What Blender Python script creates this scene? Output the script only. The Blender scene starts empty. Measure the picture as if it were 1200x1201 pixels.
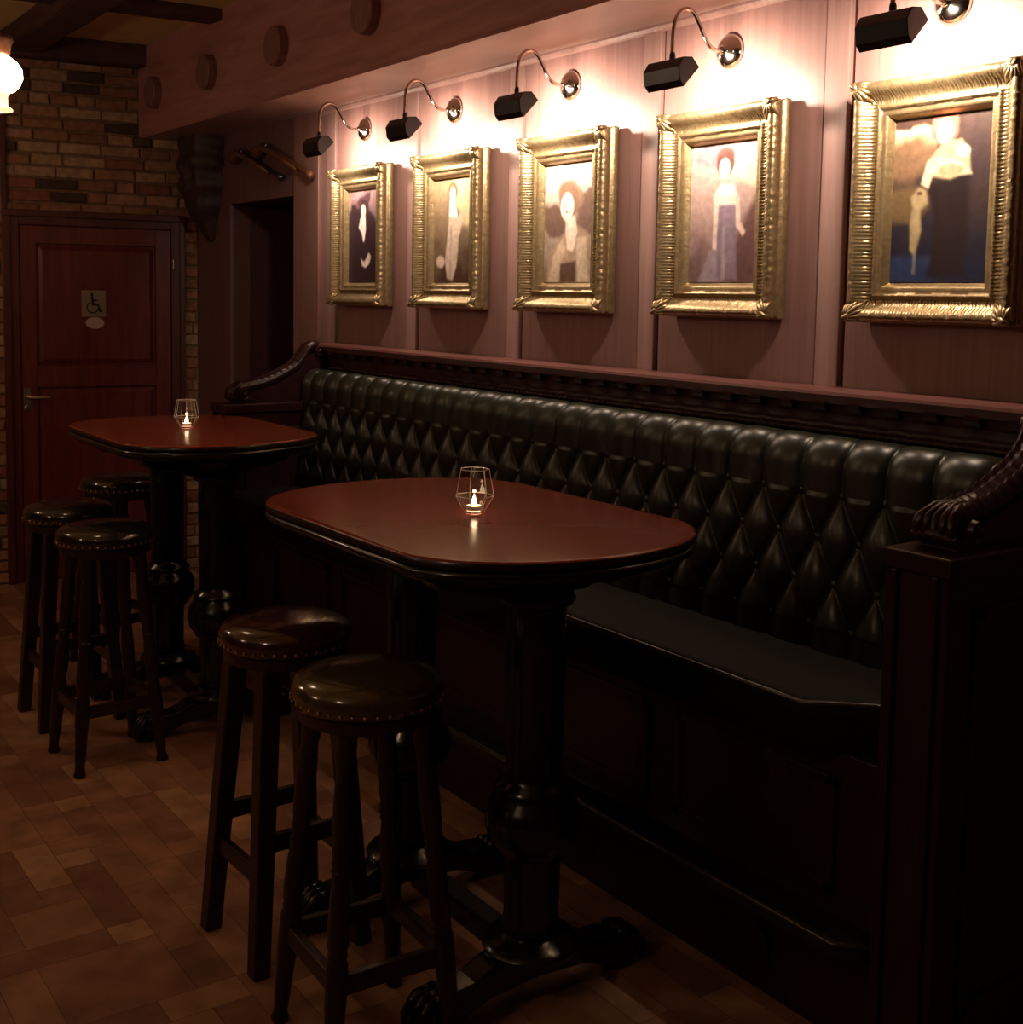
import bpy, bmesh, math, random
import numpy as np
from mathutils import Vector, Matrix, noise

random.seed(7)
rng = np.random.default_rng(5)
SC = bpy.context.scene
COL = SC.collection
PI = math.pi

# ------------------------------------------------------------------ materials
def mat(name, base, rough=.5, metal=0., spec=.5, coat=0., coat_rough=.1):
    m = bpy.data.materials.new(name); m.use_nodes = True
    b = m.node_tree.nodes['Principled BSDF']
    b.inputs['Base Color'].default_value = (*base, 1)
    b.inputs['Roughness'].default_value = rough
    b.inputs['Metallic'].default_value = metal
    b.inputs['Specular IOR Level'].default_value = spec
    b.inputs['Coat Weight'].default_value = coat
    b.inputs['Coat Roughness'].default_value = coat_rough
    return m

def nd(m, t): return m.node_tree.nodes.new(t)
def ln(m, a, b): m.node_tree.links.new(a, b)
def bsdf(m): return m.node_tree.nodes['Principled BSDF']

def noise_mat(name, c1, c2, scale=(1, 1, 1), freq=6, rough=.5, bump=.1, metal=0., coat=0., detail=6, dist=.6, spec=.5, bdist=.004):
    """two-colour noise material, object coordinates, stretched by scale (wood grain, leather, plaster)"""
    m = mat(name, c1, rough, metal, spec, coat)
    tc = nd(m, 'ShaderNodeTexCoord'); mp = nd(m, 'ShaderNodeMapping'); nz = nd(m, 'ShaderNodeTexNoise')
    mp.inputs['Scale'].default_value = scale
    nz.inputs['Scale'].default_value = freq; nz.inputs['Detail'].default_value = detail; nz.inputs['Distortion'].default_value = dist
    cr = nd(m, 'ShaderNodeValToRGB')
    cr.color_ramp.elements[0].position = .3; cr.color_ramp.elements[1].position = .7
    cr.color_ramp.elements[0].color = (*c1, 1); cr.color_ramp.elements[1].color = (*c2, 1)
    ln(m, tc.outputs['Object'], mp.inputs['Vector']); ln(m, mp.outputs['Vector'], nz.inputs['Vector'])
    ln(m, nz.outputs['Fac'], cr.inputs['Fac']); ln(m, cr.outputs['Color'], bsdf(m).inputs['Base Color'])
    if bump:
        bp = nd(m, 'ShaderNodeBump'); bp.inputs['Strength'].default_value = bump; bp.inputs['Distance'].default_value = bdist
        ln(m, nz.outputs['Fac'], bp.inputs['Height']); ln(m, bp.outputs['Normal'], bsdf(m).inputs['Normal'])
    return m

def attr_mat(name, rough=.6, freq=40, amount=.35, bump=.3, coat=0., scale=(1, 1, 1), spec=.5, coat_rough=.1, bdist=.004):
    """colour from the mesh attribute 'tint', broken up by noise"""
    m = mat(name, (.5, .5, .5), rough, 0, spec, coat, coat_rough)
    at = nd(m, 'ShaderNodeAttribute'); at.attribute_name = 'tint'
    tc = nd(m, 'ShaderNodeTexCoord'); mp = nd(m, 'ShaderNodeMapping'); mp.inputs['Scale'].default_value = scale
    nz = nd(m, 'ShaderNodeTexNoise'); nz.inputs['Scale'].default_value = freq; nz.inputs['Detail'].default_value = 6
    mr = nd(m, 'ShaderNodeMapRange'); mr.inputs['From Min'].default_value = .3; mr.inputs['From Max'].default_value = .7
    mr.inputs['To Min'].default_value = 1 - amount; mr.inputs['To Max'].default_value = 1 + amount
    mx = nd(m, 'ShaderNodeVectorMath'); mx.operation = 'SCALE'
    ln(m, tc.outputs['Object'], mp.inputs['Vector']); ln(m, mp.outputs['Vector'], nz.inputs['Vector'])
    ln(m, nz.outputs['Fac'], mr.inputs['Value']); ln(m, at.outputs['Color'], mx.inputs[0]); ln(m, mr.outputs['Result'], mx.inputs['Scale'])
    ln(m, mx.outputs['Vector'], bsdf(m).inputs['Base Color'])
    if bump:
        bp = nd(m, 'ShaderNodeBump'); bp.inputs['Strength'].default_value = bump; bp.inputs['Distance'].default_value = bdist
        ln(m, nz.outputs['Fac'], bp.inputs['Height']); ln(m, bp.outputs['Normal'], bsdf(m).inputs['Normal'])
    return m

def emit_mat(name, col, strength):
    m = mat(name, (.8, .7, .6)); b = bsdf(m)
    b.inputs['Emission Color'].default_value = (*col, 1); b.inputs['Emission Strength'].default_value = strength
    return m

def glass_mat(name, col=(1, 1, 1), rough=0.):
    m = mat(name, col, rough); b = bsdf(m)
    b.inputs['Transmission Weight'].default_value = 1; b.inputs['IOR'].default_value = 1.45
    return m

M = dict(
    panel=noise_mat('panel_wood', (.28, .150, .135), (.36, .20, .18), (30, 30, 1.2), 2.0, .42, .04),
    stile=noise_mat('stile_wood', (.33, .19, .17), (.42, .25, .225), (30, 30, 1.0), 2.0, .4, .04),
    groove=mat('groove_shadow_gap', (.10, .03, .022), .6),
    beam=noise_mat('beam_wood', (.36, .15, .135), (.52, .25, .225), (2, 1.1, 9), 2.2, .42, .1),
    plug=noise_mat('plug_wood', (.20, .085, .075), (.32, .15, .13), (2, 8, 2), 5, .45, .1),
    darkbeam=noise_mat('old_ceiling_timber', (.045, .018, .012), (.10, .038, .025), (3, 3, 3), 3, .7, .5),
    plaster=noise_mat('yellowed_plaster', (.62, .44, .19), (.78, .58, .28), (1, 1, 1), 3, .85, .25),
    mortar=noise_mat('mortar', (.17, .10, .058), (.26, .16, .095), (1, 1, 1), 30, .9, .5),
    brick=attr_mat('old_brick', .8, 28, .3, .8),
    soffit=noise_mat('pale_soffit_board', (.40, .27, .24), (.50, .34, .30), (2, .6, 2), 3, .45, .03),
    floor=attr_mat('patterned_wood_floor', .55, 9, .28, .06, .0, (1, 1, 1), .35),
    floorbase=mat('floor_joint', (.05, .025, .015), .8),
    door=noise_mat('mahogany_door', (.125, .018, .016), (.21, .036, .029), (7, 7, .8), 4, .38, .12),
    doorframe=noise_mat('dark_door_frame', (.075, .014, .010), (.13, .025, .018), (7, 7, .8), 4, .42, .12),
    bench=noise_mat('bench_mahogany', (.022, .006, .006), (.044, .011, .010), (6, 6, 1.2), 4, .36, .1, coat=.0, spec=.35),
    carved=noise_mat('carved_mahogany', (.024, .008, .008), (.045, .014, .013), (3, 3, 3), 9, .30, .25, coat=.0, spec=.4),
    rail=noise_mat('ledge_wood', (.13, .045, .040), (.20, .075, .066), (6, 1, 6), 3, .34, .05),
    leather=noise_mat('green_leather', (.015, .0155, .009), (.025, .025, .014), (1, 1, 1), 90, .33, .08, coat=.0, spec=.55, bdist=.001),
    leather_seat=noise_mat('dark_seat_leather', (.012, .010, .008), (.018, .015, .011), (1, 1, 1), 90, .55, .08, spec=.08, bdist=.001),
    olive=noise_mat('olive_leather', (.055, .038, .008), (.080, .056, .014), (1, 1, 1), 60, .19, .03, coat=1., bdist=.001),
    oxblood=noise_mat('oxblood_leather', (.035, .010, .008), (.055, .015, .011), (1, 1, 1), 60, .19, .03, coat=1., bdist=.001),
    blackleather=noise_mat('black_leather', (.016, .012, .008), (.024, .018, .011), (1, 1, 1), 60, .19, .03, coat=.9, bdist=.001),
    stool=noise_mat('stool_wood', (.014, .005, .004), (.028, .009, .007), (8, 8, 1), 5, .34, .1, coat=.1),
    ledgeedge=mat('worn_ledge_lacquer', (.012, .010, .011), .3, 0, .5),  # even dark lacquer of the foot ledge
    piping=mat('seat_piping', (.05, .046, .038), .26, 0, .8),  # paler and glossier than the leather to draw an edge highlight
    black=mat('black_lacquer', (.006, .006, .008), .24, 0, .5, .3),
    top=noise_mat('table_top_mahogany', (.265, .055, .028), (.285, .060, .031), (6, 1.0, 1), 2, .21, .0, coat=.0, dist=1.2, spec=.22),
    toprim=mat('table_edge', (.018, .006, .005), .3, 0, .5, .2),
    gold=noise_mat('gilt', (.33, .235, .12), (.48, .36, .20), (1, 1, 1), 60, .36, .3, metal=.8),
    golddark=noise_mat('gilt_side', (.35, .23, .095), (.43, .29, .12), (1, 1, 1), 60, .34, .2, metal=.85),
    brass=mat('brass', (.62, .42, .18), .25, 1.),
    nail=mat('antique_brass_nail', (.55, .40, .20), .3, 1.),
    chrome=mat('polished_steel', (.62, .56, .52), .12, 1.),
    armmetal=mat('bronze_tube', (.50, .40, .34), .2, 1.),
    lampblack=mat('lamp_black', (.012, .010, .010), .32, 0, .5),
    lampin=mat('lamp_inner', (.7, .68, .62), .4, .3),
    paint=attr_mat('oil_painting', .38, 180, .06, .12, .35, coat_rough=.3, bdist=.0008),
    signgrey=mat('sign_plate', (.33, .26, .20), .45),
    signblack=mat('sign_black', (.012, .01, .01), .5),
    sticker=mat('sticker_pale', (.62, .52, .46), .5),
    stickerline=mat('sticker_print', (.36, .28, .25), .5),
    steel=mat('steel', (.55, .50, .46), .3, 1.),
    gunwood=noise_mat('gun_stock', (.10, .035, .015), (.18, .07, .03), (3, 9, 3), 6, .4, .1),
    gunmetal=mat('gun_metal', (.10, .09, .085), .35, .9),
    corbel=noise_mat('corbel_wood', (.035, .018, .017), (.075, .038, .034), (2, 2, 2), 8, .5, .5),
    glass=glass_mat('clear_glass'),
    groundglass=mat('ground_glass', (.92, .88, .84), .35, 0, .6),
    wax=mat('candle_wax', (.85, .78, .65), .5),
    tin=mat('tealight_tin', (.7, .65, .6), .3, 1.),
    flame=emit_mat('flame', (1, .74, .45), 160),
    opal=emit_mat('lamp_glass_lit', (1, .67, .44), 52),
    opaldim=emit_mat('small_lamp_glass_lit', (1, .70, .44), 16),
    chimney=emit_mat('lamp_gallery_glow', (1, .66, .34), 1.4),
    bulb=emit_mat('bulb', (1, .82, .62), 25),
    stone=noise_mat('pale_stone', (.30, .24, .18), (.42, .34, .26), (1, 1, 1), 12, .7, .2),
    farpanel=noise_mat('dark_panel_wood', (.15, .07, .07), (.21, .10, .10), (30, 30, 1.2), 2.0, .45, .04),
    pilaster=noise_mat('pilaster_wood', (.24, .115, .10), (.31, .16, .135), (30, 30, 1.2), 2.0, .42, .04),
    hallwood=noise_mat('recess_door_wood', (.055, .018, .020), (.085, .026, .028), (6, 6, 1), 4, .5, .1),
)
bsdf(M['wax']).inputs['Subsurface Weight'].default_value = .3
bsdf(M['wax']).inputs['Emission Color'].default_value = (1, .62, .36, 1); bsdf(M['wax']).inputs['Emission Strength'].default_value = 14  # wax glows by itself, added as a brighter source inside the glass

# ------------------------------------------------------------------ mesh helpers
def finish(name, bm, m, parent=None, smooth=False, bevel=0, seg=2, loc=None, autosmooth=None):
    me = bpy.data.meshes.new(name); bmesh.ops.recalc_face_normals(bm, faces=bm.faces); bm.to_mesh(me); bm.free()
    o = bpy.data.objects.new(name, me); COL.objects.link(o)
    for x in (m if isinstance(m, (list, tuple)) else [m]): me.materials.append(x)
    if smooth:
        me.polygons.foreach_set('use_smooth', [True] * len(me.polygons))
        if autosmooth is not None: me.set_sharp_from_angle(angle=math.radians(autosmooth))
    if bevel:
        b = o.modifiers.new('bevel', 'BEVEL'); b.width = bevel; b.segments = seg; b.limit_method = 'ANGLE'; b.angle_limit = math.radians(40)
        b.harden_normals = False
    if parent: o.parent = parent
    if loc: o.location = loc
    return o

def thing(name, label, cat, loc=(0, 0, 0), rz=0, group=None):
    o = bpy.data.objects.new(name, None); COL.objects.link(o); o.location = loc; o.rotation_euler = (0, 0, rz)
    o.empty_display_size = .1; tag(o, label, cat, group); return o
def tag(o, label, cat, group=None):
    o['label'] = label; o['category'] = cat
    if group: o['group'] = group
    return o
def struct(o): o['kind'] = 'structure'; return o

def box(bm, x0, x1, y0, y1, z0, z1, mi=0, M4=None):
    vs = [bm.verts.new(v) for v in ((x0, y0, z0), (x1, y0, z0), (x1, y1, z0), (x0, y1, z0), (x0, y0, z1), (x1, y0, z1), (x1, y1, z1), (x0, y1, z1))]
    if M4 is not None:
        for v in vs: v.co = M4 @ v.co
    fs = [bm.faces.new([vs[i] for i in f]) for f in ((0, 3, 2, 1), (4, 5, 6, 7), (0, 1, 5, 4), (1, 2, 6, 5), (2, 3, 7, 6), (3, 0, 4, 7))]
    for f in fs: f.material_index = mi
    return fs
def BM(): return bmesh.new()

def lathe(bm, prof, seg=24, M4=None, cap=True, sx=1., sy=1., flute=None):
    rings = []
    for (r, z) in prof:
        ring = []
        for i in range(seg):
            a = 2 * PI * i / seg
            rr = r * (1 + (flute(a, z) if flute else 0))
            v = Vector((rr * math.cos(a) * sx, rr * math.sin(a) * sy, z))
            if M4 is not None: v = M4 @ v
            ring.append(bm.verts.new(v))
        rings.append(ring)
    for a, b in zip(rings, rings[1:]):
        for i in range(seg):
            bm.faces.new((a[i], a[(i + 1) % seg], b[(i + 1) % seg], b[i]))
    if cap:
        bm.faces.new(rings[0][::-1]); bm.faces.new(rings[-1])
    return rings

def axis_matrix(p0, p1):
    """maps z 0..1*length from p0 to p1"""
    p0 = Vector(p0); p1 = Vector(p1); d = p1 - p0
    q = Vector((0, 0, 1)).rotation_difference(d.normalized())
    return Matrix.Translation(p0) @ q.to_matrix().to_4x4(), d.length

def tube(bm, pts, r, seg=10, cap=True):
    pts = [Vector(p) for p in pts]; rings = []
    up = None
    for i, p in enumerate(pts):
        t = (pts[min(i + 1, len(pts) - 1)] - pts[max(i - 1, 0)]).normalized()
        if up is None:
            up = t.orthogonal().normalized()
        up = (up - t * up.dot(t)).normalized(); sd = t.cross(up)
        rr = r[i] if isinstance(r, (list, tuple)) else r
        rings.append([bm.verts.new(p + (up * math.cos(2 * PI * k / seg) + sd * math.sin(2 * PI * k / seg)) * rr) for k in range(seg)])
    for a, b in zip(rings, rings[1:]):
        for i in range(seg): bm.faces.new((a[i], a[(i + 1) % seg], b[(i + 1) % seg], b[i]))
    if cap: bm.faces.new(rings[0][::-1]); bm.faces.new(rings[-1])

def prism(bm, outline, d0, d1, to3):
    """extrude a 2-D outline; to3(u, v, d) gives the point"""
    a = [bm.verts.new(to3(u, v, d0)) for u, v in outline]; b = [bm.verts.new(to3(u, v, d1)) for u, v in outline]
    n = len(a); bm.faces.new(a[::-1]); bm.faces.new(b)
    for i in range(n): bm.faces.new((a[i], a[(i + 1) % n], b[(i + 1) % n], b[i]))

def square_bar(bm, p0, p1, w0, w1=None, d0=None, d1=None, yaw=0.):
    """a bar of rectangular section from p0 to p1 with level ends (vertical-ish bars)"""
    w1 = w1 or w0; d0 = d0 or w0; d1 = d1 or w1
    p0 = Vector(p0); p1 = Vector(p1); c, s = math.cos(yaw), math.sin(yaw)
    def ring(p, w, d): return [bm.verts.new(p + Vector((c * x - s * y, s * x + c * y, 0))) for x, y in ((-w / 2, -d / 2), (w / 2, -d / 2), (w / 2, d / 2), (-w / 2, d / 2))]
    a = ring(p0, w0, d0); b = ring(p1, w1, d1)
    bm.faces.new(a[::-1]); bm.faces.new(b)
    for i in range(4): bm.faces.new((a[i], a[(i + 1) % 4], b[(i + 1) % 4], b[i]))

def flat_bar(bm, p0, p1, w, h):
    """a level rail of section w (across) by h (tall) from p0 to p1"""
    p0 = Vector(p0); p1 = Vector(p1); d = (p1 - p0).normalized(); s = Vector((-d.y, d.x, 0)).normalized() * w / 2; u = Vector((0, 0, h / 2))
    a = [bm.verts.new(p0 + q) for q in (-s - u, s - u, s + u, -s + u)]; b = [bm.verts.new(p1 + q) for q in (-s - u, s - u, s + u, -s + u)]
    bm.faces.new(a[::-1]); bm.faces.new(b)
    for i in range(4): bm.faces.new((a[i], a[(i + 1) % 4], b[(i + 1) % 4], b[i]))

def copy_tree(o, parent=None):
    c = o.copy(); COL.objects.link(c)
    if parent: c.parent = parent
    for ch in list(o.children): copy_tree(ch, c)
    return c

def tint(me, cols_per_face):
    at = me.color_attributes.new('tint', 'FLOAT_COLOR', 'CORNER')
    buf = np.ones((len(me.loops), 4), dtype=np.float32)
    for p in me.polygons:
        buf[p.loop_start:p.loop_start + p.loop_total, :3] = cols_per_face[p.index]
    at.data.foreach_set('color', buf.ravel())

# ------------------------------------------------------------------ room frame
XW = 2.64            # picture wall face
ZS = 2.51            # underside of the boxed beam
ZC = 3.01            # ceiling
BX = 2.303           # front of boxed beam
B = math.radians(-8.12)
P0 = Vector((2.639, 6.925, 0)); DU = Vector((math.cos(B), math.sin(B), 0)); DN = Vector((math.sin(B), -math.cos(B), 0))  # along wall; into the room
def bw(s, out, z): return P0 + DU * s + DN * out + Vector((0, 0, z))   # a point of the back wall
BW = Matrix(((DU.x, DN.x, 0, P0.x), (DU.y, DN.y, 0, P0.y), (0, 0, 1, 0), (0, 0, 0, 1)))   # local (s, out, z)
XL, YF = -2.6, -2.6   # left wall, wall behind

# floor: one sheet of rectangular wood blocks of mixed sizes
def make_floor():
    cell = .098; nx, ny = 60, 112
    occ = np.zeros((nx, ny), bool); rects = []
    shapes = [(2, 1), (1, 2), (2, 2), (1, 3), (3, 1), (1, 4), (3, 2), (2, 3), (1, 1), (3, 3)]
    r2 = random.Random(11)
    for j in range(ny):
        for i in range(nx):
            if occ[i, j]: continue
            r2.shuffle(shapes)
            for a, b in shapes:
                if i + a <= nx and j + b <= ny and not occ[i:i + a, j:j + b].any():
                    occ[i:i + a, j:j + b] = True; rects.append((i, j, a, b)); break
            else:
                occ[i, j] = True; rects.append((i, j, 1, 1))
    pal = [(.36, .185, .105), (.39, .205, .115), (.32, .155, .092), (.26, .12, .075), (.46, .26, .145), (.36, .185, .105), (.29, .14, .085), (.38, .195, .11)]
    bm = BM(); cols = []
    g = .0007
    for i, j, a, b in rects:
        x0, x1, y0, y1 = -2.62 + i * cell + g, -2.62 + (i + a) * cell - g, -2.62 + j * cell + g, -2.62 + (j + b) * cell - g
        if x0 > XW + .55 or y0 > 7.8: continue
        bm.faces.new([bm.verts.new(v) for v in ((x0, y0, 0), (x1, y0, 0), (x1, y1, 0), (x0, y1, 0))])
        cols.append(r2.choice(pal))
    n0 = len(cols)
    for f in box(bm, -2.7, 3.3, -2.7, 7.9, -.06, -.0012): cols.append((.05, .025, .015))
    bm.faces.index_update()
    o = finish('floor', bm, M['floor']); tint(o.data, cols); struct(o)
make_floor()
# pale stone border tile at the very left front
bm = BM(); box(bm, .22, .605, 1.4, 2.62, 0, .004); struct(finish('trim_1', bm, M['stone'], bevel=.002))

# ceiling with timbers
bm = BM(); box(bm, XL - .1, XW + .1, YF - .1, 7.9, ZC, ZC + .08); struct(finish('ceiling', bm, M['plaster']))
def rough_beam(name, p0, p1, w, h, n=14):
    bm = BM(); p0 = Vector(p0); p1 = Vector(p1); d = (p1 - p0).normalized(); s = Vector((-d.y, d.x, 0))
    rings = []
    for i in range(n + 1):
        c = p0.lerp(p1, i / n); j = lambda k: .012 * (noise.noise(Vector((i * .8, k * 3.1, w * 9))))
        rings.append([bm.verts.new(c + s * (sx * (w / 2 + j(k))) + Vector((0, 0, sz * (h / 2) + j(k + 5) * (sz < 0)))) for k, (sx, sz) in enumerate(((-1, -1), (-.8, -1.06), (.8, -1.06), (1, -1), (1, 1), (-1, 1)))])
    for a, b in zip(rings, rings[1:]):
        for i in range(6): bm.faces.new((a[i], a[(i + 1) % 6], b[(i + 1) % 6], b[i]))
    bm.faces.new(rings[0][::-1]); bm.faces.new(rings[-1])
    return struct(finish(name, bm, M['darkbeam'], bevel=.008))
c0 = bw(-5.4, .07, 2.952); c1 = bw(-.30, .07, 2.952)
rough_beam('trim_2', c0, c1, .14, .115)                                   # timber along the top of the brick wall
rough_beam('trim_3', (XL, 6.30, 2.985), (BX + .02, 5.80, 2.985), .15, .055)        # cross timber
rough_beam('trim_4', (1.66, 6.95, 2.962), (1.62, -2.4, 2.962), .19, .10, 30)  # long timber
rough_beam('trim_5', (XL, 3.3, 2.965), (BX, 3.3, 2.965), .15, .09)
rough_beam('trim_6', (XL, 1.0, 2.965), (BX, 1.0, 2.965), .15, .09)

# back wall of old brick
def back_wall():
    pal = [(.28, .125, .07), (.31, .15, .08), (.25, .11, .062), (.34, .18, .10), (.30, .16, .08), (.27, .10, .065), (.33, .20, .11), (.29, .14, .075)]
    r2 = random.Random(21)
    bm = BM(); cols = []
    box(bm, -5.5, .9, -.12, -.012, 0, ZC, 1, BW)
    # the solid wall has the door opening: remove by rebuilding as three slabs
    bm.free(); bm = BM()
    for s0, s1, z0, z1 in ((-5.5, -1.045, 0, ZC), (-.10, .25, 0, ZC), (-1.045, -.10, 2.055, ZC)):
        for f in box(bm, s0, s1, -.12, -.012, z0, z1, 1, BW): cols.append((.1, .1, .1))
    H = .0665; z = .004; row = 0
    while z < ZC - .02:
        s = -3.6 + r2.uniform(0, .12)
        while s < .0:
            L = r2.choice((.205, .215, .225, .19, .14, .105, .17))
            e = s + L
            segs = [(s, min(e, -.002))]
            if z < 2.055:
                out = []
                for a, b in segs:
                    if b <= -1.05 or a >= -.098: out.append((a, b))
                    else:
                        if a < -1.07: out.append((a, -1.05))
                        if b > -.08: out.append((-.098, b))
                segs = out
            c = r2.choice(pal); q = r2.random()
            if q < .10: c = (.075, .045, .03)
            elif q < .24: c = (.42, .28, .165)
            elif q < .34: c = (.40, .22, .14)
            if s < -1.1: c = tuple(k * 1.05 for k in c)
            for a, b in segs:
                if b - a < .02: continue
                hh = r2.uniform(.050, .058); dz = r2.uniform(-.002, .003); o = r2.uniform(-.004, .006)
                a2 = a + .004; b2 = b - .005
                f = [[a2 + r2.uniform(-.002, .003), z + dz + r2.uniform(-.002, .002)], [b2 + r2.uniform(-.003, .002), z + dz + r2.uniform(-.002, .002)],
                     [b2 + r2.uniform(-.003, .002), z + dz + hh + r2.uniform(-.002, .002)], [a2 + r2.uniform(-.002, .003), z + dz + hh + r2.uniform(-.002, .002)]]
                back = [bm.verts.new(BW @ Vector((u, -.014, v))) for u, v in f]
                cu = sum(p[0] for p in f) / 4; cv = sum(p[1] for p in f) / 4
                mid = [bm.verts.new(BW @ Vector((u, o - .005, v))) for u, v in f]
                fr = [bm.verts.new(BW @ Vector((u + (.005 if u < cu else -.005), o, v + (.005 if v < cv else -.005)))) for u, v in f]
                n = 1
                bm.faces.new(fr)
                for A_, B_ in ((back, mid), (mid, fr)):
                    for i in range(4): bm.faces.new((A_[i], A_[(i + 1) % 4], B_[(i + 1) % 4], B_[i])); n += 1
                cols += [c] * n
            s = e
        z += H; row += 1
    bm.faces.index_update()
    o = finish('wall_back', bm, [M['brick'], M['mortar']]); tint(o.data, cols); struct(o)
back_wall()

# plain closing walls of the room
bm = BM(); box(bm, XL - .1, XL, YF, 7.9, 0, ZC); struct(finish('wall_left', bm, M['hallwood']))
bm = BM(); box(bm, XL, XW, YF - .1, YF, 0, ZC); struct(finish('wall_front', bm, M['hallwood']))

# picture wall
OY0, OY1, OZ = 5.61, 6.44, 2.13
SEAMS = [2.195 + .745 * k for k in range(-6, 5)]
def picture_wall():
    bm = BM()
    t = .012
    # backing (dark, shows in the grooves)
    for y0, y1, z0, z1 in ((YF, OY0, 0, ZC), (OY0, OY1, OZ, ZC), (OY1, 6.97, 0, ZC)):
        box(bm, XW + t, XW + .12, y0, y1, z0, z1, 2)
    # panels between grooves
    for k, s in enumerate(SEAMS):
        y0 = s + .085; y1 = (SEAMS[k + 1] if k + 1 < len(SEAMS) else 5.175) - .016
        if s > 5: break
        box(bm, XW, XW + t + .003, s + .082, (s + .745) - .016, .0, ZS, 0)
        box(bm, XW - .006, XW + t + .003, s, s + .080, 0, ZS, 1)
    box(bm, XW - .006, XW + t + .003, 5.175, 5.175 + .08, 0, ZS, 1)
    box(bm, XW, XW + t + .003, 5.258, 5.33, 0, ZS, 0)
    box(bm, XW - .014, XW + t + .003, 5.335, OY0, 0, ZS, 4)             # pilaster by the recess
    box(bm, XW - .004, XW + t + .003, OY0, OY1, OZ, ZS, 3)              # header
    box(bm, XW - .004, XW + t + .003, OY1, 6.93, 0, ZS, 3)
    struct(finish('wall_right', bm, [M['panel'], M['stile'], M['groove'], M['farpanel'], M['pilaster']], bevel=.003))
    # recess behind the opening, with a dark door at its back
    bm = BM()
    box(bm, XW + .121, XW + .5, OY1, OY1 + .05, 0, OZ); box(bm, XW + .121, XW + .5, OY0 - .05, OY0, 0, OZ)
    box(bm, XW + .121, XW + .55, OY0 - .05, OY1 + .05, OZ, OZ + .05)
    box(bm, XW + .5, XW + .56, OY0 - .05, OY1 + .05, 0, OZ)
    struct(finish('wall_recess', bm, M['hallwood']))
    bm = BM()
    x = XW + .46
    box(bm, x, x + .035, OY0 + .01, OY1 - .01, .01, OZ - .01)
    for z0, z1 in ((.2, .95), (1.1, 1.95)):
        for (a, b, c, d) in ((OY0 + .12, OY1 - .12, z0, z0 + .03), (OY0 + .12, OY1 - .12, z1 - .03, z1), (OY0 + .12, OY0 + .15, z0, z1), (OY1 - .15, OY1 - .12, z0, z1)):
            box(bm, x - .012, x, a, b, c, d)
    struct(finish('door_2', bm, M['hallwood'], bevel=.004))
picture_wall()

# boxed beam with round wooden plugs
def boxed_beam():
    bm = BM(); YE = 6.965
    pr = [(BX, ZS + .012), (BX + .012, ZS), (XW, ZS), (XW, ZC), (BX, ZC)]
    prism(bm, pr, YF, YE, lambda u, v, d: Vector((u, d, v)))
    # joints between the boards of the front face
    o = struct(finish('trim_7', bm, [M['beam'], M['soffit']]))
    for p in o.data.polygons:
        if p.normal.z < -.95 or p.normal.z > .95 and p.center.z < ZS + .01: p.material_index = 1
    o['label'] = 'boxed red-brown wooden beam running along the top of the picture wall'
    for k, y in enumerate((6.66, 5.875, 5.055, 4.235, 3.42, 2.6)):
        bm = BM()
        mt = Matrix.Translation((BX, y, 2.726)) @ Matrix.Rotation(-PI / 2, 4, 'Y')
        lathe(bm, [(.085, -.002), (.085, .040), (.080, .046), (.0005, .046)], 40, mt)
        finish('peg', bm, M['plug'], o, smooth=True, autosmooth=30)
    # cornice bead where the wall meets the underside
    bm = BM()
    prism(bm, [(XW - .018, ZS), (XW - .018, ZS - .008), (XW - .010, ZS - .018), (XW + .001, ZS - .022), (XW + .001, ZS)], YF, 5.33, lambda u, v, d: Vector((u, d, v)))
    struct(finish('trim_8', bm, M['stile']))
boxed_beam()

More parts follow.
